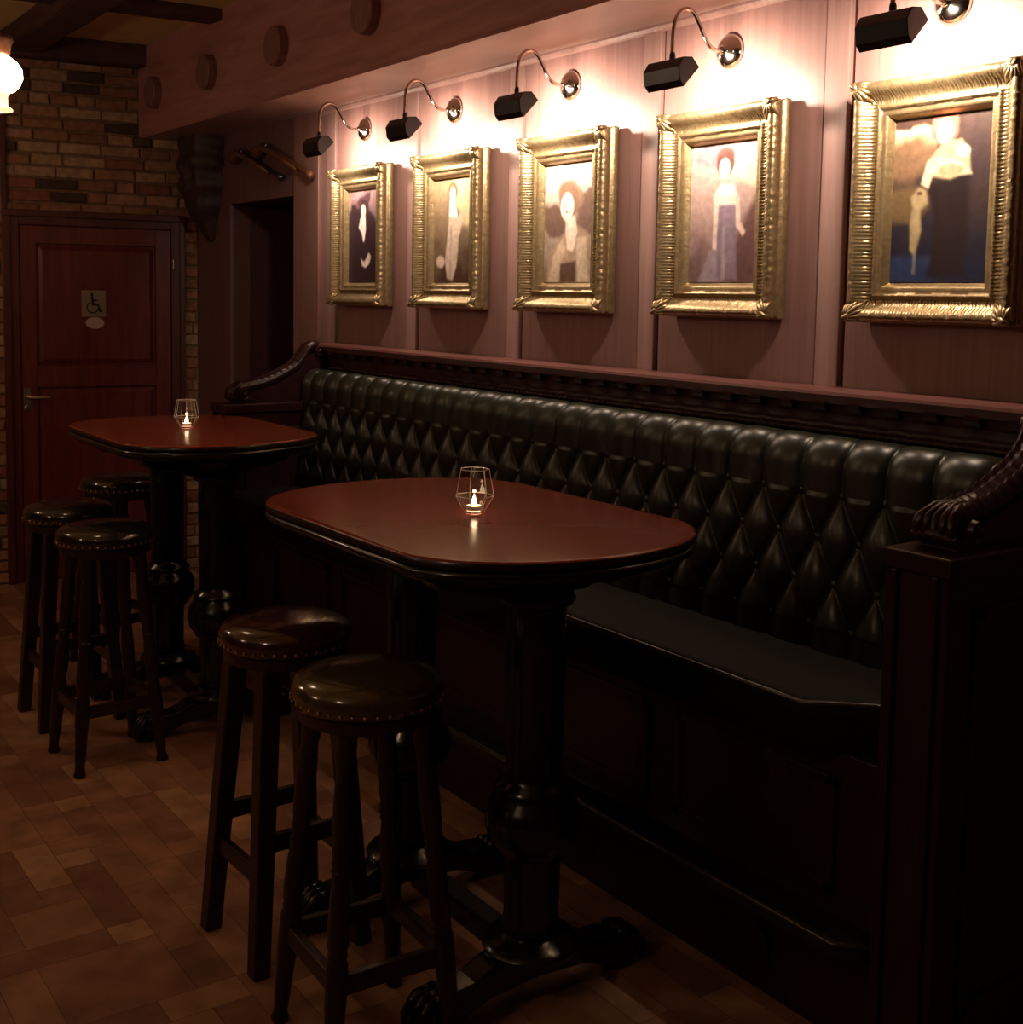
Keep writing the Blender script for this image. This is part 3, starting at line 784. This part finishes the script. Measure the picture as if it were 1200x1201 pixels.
# ------------------------------------------------------------------ candles
def make_candle(label, loc, rz):
    T = thing('candle_holder', label, 'candle', loc, rz, 'faceted glass tealight holders')
    bm = BM(); n = 7
    def ring(r, z): return [bm.verts.new((r * math.cos(2 * PI * i / n), r * math.sin(2 * PI * i / n), z)) for i in range(n)]
    outer = [ring(.020, 0), ring(.024, .002), ring(.049, .044), ring(.037, .110)]
    inner = [ring(.0352, .1095), ring(.0468, .0445), ring(.024, .008), ring(.001, .008)]
    seq = outer + inner
    for a, b in zip(seq, seq[1:]):
        for i in range(n): bm.faces.new((a[i], a[(i + 1) % n], b[(i + 1) % n], b[i]))
    bm.faces.new(outer[0][::-1]); bm.faces.new(inner[-1])
    gl = finish('glass', bm, M['glass'], T)
    bm = BM()
    cn = [[Vector((r_ * math.cos(2 * PI * i / n), r_ * math.sin(2 * PI * i / n), z_)) for i in range(n)] for r_, z_ in ((.0242, .003), (.0492, .044), (.0370, .1102))]
    for i in range(n):
        tube(bm, [cn[0][i], cn[1][i], cn[2][i]], .0009, 5); tube(bm, [cn[1][i], cn[1][(i + 1) % n]], .0010, 5); tube(bm, [cn[2][i], cn[2][(i + 1) % n]], .0010, 5)
    finish('ground_edges', bm, M['groundglass'], gl, smooth=True)  # pale tubes stand in for the bright outlines the flame gives the glass
    bm = BM(); lathe(bm, [(.0175, .0085), (.0185, .010), (.0185, .020), (.0175, .020), (.0175, .012)], 24, cap=False); t = finish('tealight_cup', bm, M['tin'], T, smooth=True)
    bm = BM(); lathe(bm, [(.0172, .0105), (.0172, .018), (.001, .0175)], 24); finish('wax', bm, M['wax'], t, smooth=True, autosmooth=40)
    bm = BM(); lathe(bm, [(.0004, .0178), (.0042, .020), (.0072, .026), (.0062, .033), (.0030, .041), (.0004, .048)], 14); finish('flame', bm, M['flame'], t, smooth=True)
    return T
k1 = make_candle('lit tealight in a faceted glass on the nearer table', (1.657, 2.494, 1.1125), .3)
k2 = copy_tree(k1); k2.location = (1.713, 4.635, 1.1125); k2.rotation_euler = (0, 0, .75); k2['label'] = 'lit tealight in a faceted glass on the farther table, by the door'
def light(name, kind, loc, power, col, **k):
    l = bpy.data.lights.new(name, kind); l.energy = power; l.color = col
    for a, b in k.items(): setattr(l, a, b)
    o = bpy.data.objects.new(name, l); COL.objects.link(o); o.location = loc; return o
WARM = (1, .70, .42)
for k in (k1, k2):
    light('candle_glow', 'POINT', k.location + Vector((0, 0, .055)), .45, (1, .62, .30), shadow_soft_size=.004)

# ------------------------------------------------------------------ picture frames and paintings
FD = .075
def make_frame(parent):
    """swept gilt moulding, local: x = towards the room is -x; y width .475; z height .61; origin at the picture's centre on the wall"""
    HW, HH = .2375, .305
    # (inset from the outer edge, depth)
    prof = [(.006, .0), (.0, .004), (-.003, .012), (-.003, .022), (.0, .030), (.005, .034), (.005, .040), (.002, .046), (.001, .060), (.005, .070), (.012, .075), (.020, .074),
            (.028, .067), (.036, .055), (.046, .045), (.056, .042), (.062, .046), (.066, .050), (.070, .049), (.073, .044), (.080, .043), (.086, .044), (.090, .040), (.096, .028), (.100, .020), (.104, .018)]
    bm = BM()
    per = [(-HW, -HH), (HW, -HH), (HW, HH), (-HW, HH)]
    step = .0029
    rings = []
    for sd in range(4):
        (ya, za), (yb, zb) = per[sd], per[(sd + 1) % 4]
        L = math.hypot(yb - ya, zb - za); n = int(L / step); d = ((yb - ya) / L, (zb - za) / L); nin = (-d[1], d[0])
        for i in range(n + 1):
            s = L * i / n; ring = []
            for q, (ins, dep) in enumerate(prof):
                # mitre: clamp the run at each corner
                ss = min(max(s, ins), L - ins)
                dd = dep
                e = min(ss, L - ss)
                if 12 <= q <= 16 and e > .05: dd += .0036 * abs(math.sin(PI * ss / .0095)) * (1 if q in (13, 14) else .7)    # gadroons
                if 8 <= q <= 11: dd += .0024 * noise.noise(Vector((ss * 70, q * .8, sd * 9)))
                if 17 <= q <= 18 and e > .02: dd += .0014 * abs(math.sin(PI * ss / .006))
                jn = 0
                if 8 <= q <= 10: jn = .0030 * noise.noise(Vector((ss * 70, 5 + q, sd)))
                ring.append(bm.verts.new((-dd, ya + d[0] * ss + nin[0] * (ins + jn), za + d[1] * ss + nin[1] * (ins + jn))))
            rings.append(ring)
    N = len(rings)
    for i in range(N):
        a, b = rings[i], rings[(i + 1) % N]
        for q in range(len(prof) - 1): bm.faces.new((a[q], a[q + 1], b[q + 1], b[q]))
    bmesh.ops.remove_doubles(bm, verts=bm.verts, dist=.0001)
    fr = finish('frame', bm, M['gold'], parent, smooth=True, autosmooth=55)
    # leaf ornaments on the corners
    for sy in (-1, 1):
        for sz in (-1, 1):
            c = BM()
            ux = Vector((0, -sy, -sz)).normalized()       # towards the centre
            vx = Vector((0, sz, -sy)).normalized()
            o = Vector((0, sy * HW, sz * HH))
            for k in range(-3, 4):
                a0 = k * .30
                dr = ux * math.cos(a0) + vx * math.sin(a0)
                Ln = .062 - .006 * abs(k)
                base = o + ux * .010
                tube(c, [base + Vector((-.071, 0, 0)), base + dr * Ln * .35 + Vector((-.080, 0, 0)), base + dr * Ln * .7 + Vector((-.070, 0, 0)), base + dr * Ln + Vector((-.052, 0, 0))], [.005, .0065, .006, .002], 8)
            tube(c, [o + ux * .006 + Vector((-.060, 0, 0)), o + ux * .012 + Vector((-.083, 0, 0)), o + ux * .03 + Vector((-.080, 0, 0))], [.008, .009, .005], 10)
            finish('corner_leaf', c, M['gold'], fr, smooth=True)
    bm = BM(); box(bm, -.014, -.001, -HW + .01, HW - .01, -HH + .01, HH - .01); finish('backboard', bm, M['golddark'], parent)
    return fr

W_, H_ = 96, 144
UU, VV = np.meshgrid((np.arange(W_) + .5) / W_, (np.arange(H_) + .5) / H_)
def lin(c): c = np.array(c, float) / 255; return np.where(c <= .04045, c / 12.92, ((c + .055) / 1.055) ** 2.4)
def fbm(sc, seed):
    out = np.zeros((H_, W_))
    for j in range(H_):
        for i in range(W_):
            out[j, i] = noise.fractal(Vector((UU[j, i] * sc, VV[j, i] * sc * 1.5, seed * 7.3)), 1., 2., 4)
    return out
class Canvas:
    def __init__(s, top, bot, seed, amt=.25, sc=3.):
        f = fbm(sc, seed); s.f = f
        t = np.clip(VV + f * .35, 0, 1)[..., None]
        s.im = lin(top) * (1 - t) + lin(bot) * t
        s.im = s.im * (1 + amt * f[..., None])
    def blob(s, u, v, ru, rv, c, soft=.25, rot=0, al=1., rag=.0):
        x = UU - u; y = (VV - v)
        cr, sr = math.cos(rot), math.sin(rot)
        a = (x * cr + y * 1.5 * sr) / ru; b = (-x * sr + y * 1.5 * cr) / (rv * 1.5)
        r = np.sqrt(a * a + b * b) + rag * s.f
        m = np.clip((1 - r) / soft + .5, 0, 1); m = (m * m * (3 - 2 * m) * al)[..., None]
        s.im = s.im * (1 - m) + lin(c) * m
    def poly(s, pts, c, soft=.012, al=1.):
        """convex-or-not polygon, soft edge, colour may be shaded by noise"""
        n = len(pts); inside = np.zeros_like(UU, bool); dist = np.full(UU.shape, 9.)
        for i in range(n):
            (x0, y0), (x1, y1) = pts[i], pts[(i + 1) % n]
            cond = ((y0 > VV) != (y1 > VV)) & (UU < (x1 - x0) * (VV - y0) / ((y1 - y0) if y1 != y0 else 1e-9) + x0)
            inside ^= cond
            dx, dy = x1 - x0, (y1 - y0) * 1.5; L2 = dx * dx + dy * dy + 1e-9
            t = np.clip(((UU - x0) * dx + (VV - y0) * 1.5 * dy) / L2, 0, 1)
            dist = np.minimum(dist, np.hypot(UU - x0 - t * dx, (VV - y0) * 1.5 - t * dy))
        sd = np.where(inside, dist, -dist); m = np.clip(sd / soft + .5, 0, 1)[..., None] * al
        s.im = s.im * (1 - m) + lin(c) * (1 + .18 * s.f[..., None]) * m
def person_face(c, u, v, r, skin, hair, side=-1):
    c.blob(u, v - r * .25, r * 1.25, r * .95, hair, .2, rag=.2)
    c.blob(u + side * r * .1, v + r * .05, r * .82, r * .72, skin, .2)
    c.blob(u + side * r * .35, v, r * .12, r * .05, tuple(int(k * .55) for k in skin), .6)
    c.blob(u - side * r * .12, v, r * .12, r * .05, tuple(int(k * .55) for k in skin), .6)
    c.blob(u + side * r * .15, v + r * .33, r * .16, r * .05, (170, 90, 80), .6)
def p1():
    c = Canvas((150, 118, 122), (62, 40, 44), 1)
    c.blob(.5, .62, .62, .50, (52, 34, 40), .35, rag=.4)
    c.poly([(.30, .42), (.42, .33), (.60, .33), (.78, .45), (.88, .70), (.90, 1.0), (.15, 1.0), (.20, .66)], (48, 30, 38), .05)
    c.blob(.50, .12, .22, .06, (80, 54, 62), .3, -.2); c.blob(.52, .19, .16, .09, (70, 48, 52), .3)
    person_face(c, .50, .22, .10, (235, 205, 190), (66, 44, 42))
    c.poly([(.40, .29), (.56, .28), (.58, .42), (.53, .55), (.50, .56), (.44, .46), (.34, .40)], (232, 212, 205), .03)
    c.poly([(.42, .74), (.52, .78), (.60, .74), (.68, .68), (.76, .72), (.70, .80), (.58, .84), (.46, .82)], (225, 200, 185), .03)
    return c.im
def p2():
    c = Canvas((150, 128, 100), (70, 44, 34), 2)
    c.blob(.88, .15, .35, .30, (200, 182, 140), .6, rag=.3)
    c.poly([(.42, .22), (.56, .22), (.64, .40), (.66, .62), (.60, .86), (.50, .98), (.36, .96), (.30, .80), (.36, .55), (.40, .38)], (190, 168, 152), .04)
    c.poly([(.62, .38), (.78, .30), (.84, .32), (.70, .52), (.62, .60)], (196, 172, 150), .03)
    person_face(c, .50, .14, .095, (240, 218, 196), (120, 88, 60))
    c.poly([(.42, .20), (.56, .20), (.62, .36), (.40, .36)], (236, 220, 204), .03)
    c.blob(.18, .80, .11, .06, (205, 178, 162), .4)
    c.poly([(.44, .45), (.48, .45), (.46, .92), (.42, .92)], (140, 112, 100), .05, .6)
    return c.im
def p3():
    c = Canvas((205, 190, 180), (120, 96, 84), 3, .2)
    c.blob(.15, .45, .30, .16, (104, 80, 70), .4, rag=.4); c.blob(.90, .42, .25, .20, (112, 86, 76), .4, rag=.4)
    c.poly([(.05, 1.0), (.10, .76), (.30, .62), (.44, .56), (.66, .52), (.88, .58), (.96, .74), (.98, 1.0)], (168, 140, 118), .05)
    c.blob(.52, .27, .26, .14, (140, 112, 92), .3, rag=.3)
    person_face(c, .48, .35, .165, (240, 216, 198), (128, 98, 80))
    c.poly([(.44, .46), (.62, .44), (.68, .58), (.60, .74), (.48, .72), (.44, .58)], (236, 210, 192), .03)
    c.poly([(.10, 1.0), (.18, .78), (.38, .62), (.44, .70), (.34, .86), (.30, 1.0)], (200, 176, 152), .04)
    c.poly([(.66, .62), (.84, .62), (.92, 1.0), (.70, 1.0)], (206, 184, 160), .04)
    c.poly([(.34, .84), (.66, .82), (.66, 1.0), (.34, 1.0)], (92, 66, 56), .03)
    return c.im
def p4():
    c = Canvas((196, 166, 158), (120, 92, 92), 4, .25)
    c.blob(.85, .18, .32, .12, (222, 196, 170), .6, rag=.5); c.blob(.30, .08, .35, .08, (150, 122, 128), .6, rag=.5)
    c.poly([(.72, .66), (.86, .50), (1.0, .36), (1.0, 1.0), (.55, 1.0), (.62, .84)], (96, 62, 62), .09)
    c.poly([(.0, .84), (.20, .72), (.22, 1.0), (0, 1.0)], (110, 84, 86), .08)
    c.poly([(.44, .42), (.70, .40), (.72, .56), (.70, .66), (.74, .98), (.30, .99), (.40, .72), (.44, .58)], (128, 108, 124), .03)
    c.poly([(.14, 1.0), (.34, .76), (.42, .76), (.44, 1.0)], (150, 134, 146), .05)
    c.poly([(.36, .36), (.46, .29), (.64, .29), (.72, .38), (.70, .44), (.46, .44)], (226, 200, 190), .03)
    c.poly([(.36, .36), (.44, .38), (.42, .60), (.42, .76), (.36, .76), (.36, .56)], (220, 194, 184), .02)
    c.poly([(.68, .38), (.74, .40), (.76, .56), (.84, .64), (.80, .67), (.70, .60)], (214, 184, 174), .02)
    c.blob(.52, .09, .13, .07, (112, 74, 70), .3)
    person_face(c, .52, .17, .10, (232, 205, 196), (98, 62, 58))
    c.poly([(.50, .60), (.53, .60), (.56, .98), (.50, .98)], (168, 150, 162), .03, .7)
    return c.im
def p5():
    c = Canvas((74, 52, 44), (26, 26, 44), 5, .3)
    c.blob(.10, .12, .20, .08, (214, 186, 150), .5, rag=.9); c.blob(.10, .26, .30, .14, (120, 92, 70), .7, rag=.4); c.blob(.12, .52, .26, .12, (108, 86, 58), .7, rag=.3)
    c.blob(.25, .92, .45, .10, (42, 54, 92), .6, rag=.5); c.blob(.80, .95, .4, .10, (26, 30, 58), .6)
    c.poly([(.36, .40), (.56, .38), (.80, .36), (.80, .60), (.78, .96), (.42, .97), (.44, .60)], (34, 20, 24), .06)
    c.poly([(.34, .36), (.40, .24), (.52, .16), (.70, .15), (.78, .22), (.80, .34), (.60, .38), (.44, .36)], (196, 172, 134), .03)
    c.poly([(.52, .15), (.64, .15), (.64, .22), (.58, .24)], (224, 150, 126), .02)
    c.poly([(.30, .40), (.36, .26), (.50, .24), (.62, .26), (.74, .30), (.82, .36), (.76, .36), (.58, .36), (.42, .34), (.38, .43)], (228, 206, 168), .02)
    c.blob(.60, .33, .14, .035, (214, 148, 116), .4); c.blob(.72, .22, .07, .035, (226, 212, 190), .4)
    person_face(c, .54, .085, .11, (232, 178, 152), (178, 104, 92))
    c.poly([(.20, .48), (.28, .42), (.36, .44), (.38, .52), (.30, .56), (.32, .68), (.26, .84), (.21, .80), (.20, .62), (.22, .54)], (170, 150, 112), .03)
    c.blob(.29, .455, .03, .012, (90, 70, 52), .5)
    c.poly([(.25, .82), (.28, .82), (.27, .95), (.24, .95)], (120, 118, 122), .02)
    return c.im

def soften(im):
    p = np.pad(im, ((1, 1), (1, 1), (0, 0)), 'edge')
    b = (p[:-2, 1:-1] + p[2:, 1:-1] + p[1:-1, :-2] + p[1:-1, 2:] + 2 * p[1:-1, 1:-1]) / 6
    st = fbm(16, 9)[..., None]
    return b * (1 + .22 * st)
def make_canvas(parent, im):
    im = soften(im)
    hw, hh = .138, .203
    bm = BM(); g = [[bm.verts.new((-.019, hw - 2 * hw * i / W_, hh - 2 * hh * j / H_)) for i in range(W_ + 1)] for j in range(H_ + 1)]
    for j in range(H_):
        for i in range(W_): bm.faces.new((g[j][i], g[j][i + 1], g[j + 1][i + 1], g[j + 1][i]))
    me = bpy.data.meshes.new('painting'); bm.to_mesh(me); bm.free()
    o = bpy.data.objects.new('painting', me); COL.objects.link(o); o.parent = parent; me.materials.append(M['paint'])
    tint(me, np.clip(im.reshape(-1, 3), 0, 1).astype(np.float32))
    so = o.modifiers.new('thick', 'SOLIDIFY'); so.thickness = .003; so.offset = -1
    return o
PY = [4.853, 4.112, 3.365, 2.623, 1.880]
LAB = ['gilt-framed portrait of a woman in dark dress and white neckerchief, farthest left by the recess',
       'gilt-framed painting of a slender pale figure in white, second from the left',
       'gilt-framed bust portrait of a woman in pale drapery, middle of the five',
       'gilt-framed painting of a standing woman in lilac-grey dress against pink clouds',
       'gilt-framed dark painting of a figure holding a lamb, at the right edge of the photo']
fr0 = None
for k, (y, lb, fn) in enumerate(zip(PY, LAB, (p1, p2, p3, p4, p5))):
    T = thing('framed_painting', lb, 'painting', (XW - .0005, y, 1.905), 0, 'gilt-framed pictures in a row')
    # the stile stands 6 mm proud, so the frame hangs just in front of it
    T.location.x = XW - .0065
    if fr0 is None: make_frame(T); fr0 = T
    else:
        for ch in list(fr0.children):
            if ch.name.startswith('painting'): continue
            copy_tree(ch, T)
    make_canvas(T, fn())

# ------------------------------------------------------------------ picture lamps
LY = [4.888, 4.146, 3.401, 2.638, 1.884]
LL = ['swan-neck picture lamp over the portrait of the woman in the dark dress', 'swan-neck picture lamp over the slender pale figure',
      'swan-neck picture lamp over the bust portrait in the middle', 'swan-neck picture lamp over the woman in the lilac-grey dress', 'swan-neck picture lamp over the lamb painting at the right edge']
def make_lamp(loc, label):
    T = thing('picture_lamp', label, 'lamp', loc, 0, 'black and chrome picture lamps')   # origin on the wall at the rose
    bm = BM(); lathe(bm, [(.050, 0), (.052, .004), (.050, .010), (.044, .018), (.032, .026), (.018, .031), (.010, .036), (.009, .042)], 36, Matrix.Rotation(-PI / 2, 4, 'Y'))
    finish('wall_rose', bm, M['chrome'], T, smooth=True)
    bm = BM()
    K = [(-.036, -.002), (-.060, -.004), (-.085, .004), (-.108, .026), (-.128, .058), (-.150, .086), (-.176, .098), (-.202, .090), (-.222, .066), (-.230, .030), (-.232, -.010), (-.232, -.052)]
    pts = []
    for i in range(len(K) - 1):
        a, b, c, d = (Vector(K[max(0, min(len(K) - 1, q))]) for q in (i - 1, i, i + 1, i + 2))
        for s in range(5):
            t = s / 5; pts.append(.5 * ((2 * b) + (c - a) * t + (2 * a - 5 * b + 4 * c - d) * t * t + (3 * b - a - 3 * c + d) * t ** 3))
    pts.append(Vector(K[-1]))
    tube(bm, [(p.x, 0, p.y) for p in pts], .0062, 10)
    finish('swan_neck', bm, M['armmetal'], T, smooth=True)
    # pentagonal black hood, open towards the wall and down
    c = Vector((-.236, 0, -.092)); hl = .074
    hood = [(.040, .014), (.012, .040), (-.022, .036), (-.040, .008), (-.034, -.030), (-.018, -.046)]     # (x, z) from the wall side over the top to the room side
    inn = [(u * .90, v * .90) for u, v in hood]
    bm = BM()
    sec = hood + inn[::-1]
    prism(bm, sec, -hl, hl, lambda u, v, d: c + Vector((u, d, v)))
    for ye in (-hl, hl - .003):
        prism(bm, hood, ye, ye + .003, lambda u, v, d: c + Vector((u, d, v)))
    h = finish('hood', bm, M['lampblack'], T, bevel=.0012)
    bm = BM(); lathe(bm, [(.008, -.06), (.010, -.055), (.010, .055), (.008, .06)], 14, Matrix.Translation(c + Vector((-.004, 0, .004))) @ Matrix.Rotation(PI / 2, 4, 'X'))
    finish('bulb', bm, M['bulb'], h, smooth=True)
    bm = BM(); lathe(bm, [(.007, -.012), (.009, 0), (.009, .012), (.006, .02)], 14, Matrix.Translation(c + Vector((.004, 0, .042)))); finish('knuckle', bm, M['lampblack'], T, smooth=True)
    return T
lamp0 = make_lamp((XW, LY[0], 2.380), LL[0])
for y, lb in list(zip(LY, LL))[1:]:
    c = copy_tree(lamp0); c.location = (XW, y, 2.380); c['label'] = lb
PWR = [6, 8, 9.5, 8.5, 10]
for y, w in zip(LY, PWR):
    o = light('picture_light', 'AREA', (XW - .222, y, 2.276), w, (1, .80, .62), shape='RECTANGLE', size=.04, size_y=.11)
    o.rotation_euler = Vector((.80, 0, -.60)).to_track_quat('-Z', 'Y').to_euler()
    # keep the long side of the light along the hood
    q = Matrix((Vector((.31, 0, .95)), Vector((0, 1, 0)), Vector((-.95, 0, .31)))).transposed()
    o.rotation_euler = q.to_euler()

# ------------------------------------------------------------------ oil-lamp style pendant
def make_pendant(label, loc):
    T = thing('pendant_lamp', label, 'lamp', loc, 0, 'oil-lamp style pendants')     # origin at the lamp's lower rim
    bm = BM(); lathe(bm, [(.024, 0), (.052, .004), (.055, .010), (.046, .016), (.040, .022), (.040, .050), (.046, .056), (.044, .062)], 32, cap=False,
                      flute=lambda a, z: .05 * math.cos(12 * a)); finish('gallery', bm, M['chimney'], T, smooth=True)
    bm = BM(); lathe(bm, [(.040, .058), (.058, .066), (.074, .084), (.082, .106), (.080, .130), (.066, .152), (.048, .166), (.040, .172)], 64, cap=False,
                      flute=lambda a, z: .045 * abs(math.cos(6 * a)) + .03 * abs(math.sin(z * 150))); finish('lamp_shade', bm, M['opaldim'], T, smooth=True)
    bm = BM(); lathe(bm, [(.042, .168), (.050, .176), (.052, .20), (.060, .215), (.056, .228), (.030, .232), (.014, .245), (.010, .26)], 32); finish('collar', bm, M['gunwood'], T, smooth=True)
    bm = BM(); lathe(bm, [(.006, .255), (.006, ZC - loc[2] - .02)], 10); lathe(bm, [(.05, ZC - loc[2] - .022), (.03, ZC - loc[2] - .045)][::-1] + [(.05, ZC - loc[2] - .001)], 24)
    finish('rod', bm, M['brass'], T, smooth=True, autosmooth=40)
    return T
pd = make_pendant('glowing scalloped glass pendant lamp with wooden collar at the upper left edge', (.876, 4.0, 2.185))
spots = [((.876, 4.0), 0), ((-.75, 1.7), 0), ((-1.5, 3.6), 0), ((-.1, 5.7), 0)]  # all after the first are unseen lamps added to light the room
for i, ((x, y), w) in enumerate(spots):
    if i:
        c = copy_tree(pd)
        for q_ in c.children:
            if q_.name.startswith('lamp_shade'):
                q_.data = q_.data.copy(); q_.data.materials[0] = M['opal']
        c.location = (x, y, 2.185)
        c['label'] = ('scalloped glass pendant lamp left of where the photo is taken', 'scalloped glass pendant lamp over the far left of the room', 'scalloped glass pendant lamp left of the red door')[i - 1]

# ------------------------------------------------------------------ world, camera
w = bpy.data.worlds.new('world'); SC.world = w; w.use_nodes = True
w.node_tree.nodes['Background'].inputs['Color'].default_value = (.35, .30, .36, 1); w.node_tree.nodes['Background'].inputs['Strength'].default_value = .02

cam = bpy.data.cameras.new('camera'); co = bpy.data.objects.new('camera', cam); COL.objects.link(co); SC.camera = co
yaw, pitch, roll = math.radians(34.88), math.radians(4.87), math.radians(.94)
f = Vector((math.sin(yaw) * math.cos(pitch), math.cos(yaw) * math.cos(pitch), -math.sin(pitch)))
r = Vector((math.cos(yaw), -math.sin(yaw), 0)); u = r.cross(f)
r2 = r * math.cos(roll) + u * math.sin(roll); u2 = -r * math.sin(roll) + u * math.cos(roll)
co.matrix_world = Matrix(((r2.x, u2.x, -f.x, 0), (r2.y, u2.y, -f.y, 0), (r2.z, u2.z, -f.z, 1.65), (0, 0, 0, 1)))
cam.sensor_fit = 'HORIZONTAL'; cam.sensor_width = 36; cam.lens = 1430 / 1200 * 36
cam.shift_x = (600 - 589.73) / 1200; cam.shift_y = -(600.5 - 469.32) / 1200
cam.clip_start = .02

vs = SC.view_settings; vs.view_transform = 'Standard'; vs.look = 'None'; vs.exposure = 0; vs.gamma = 1; vs.use_curve_mapping = False
SC.cycles.max_bounces = 8; SC.cycles.transparent_max_bounces = 8; SC.cycles.sample_clamp_indirect = 4
SC.cycles.use_denoising = True
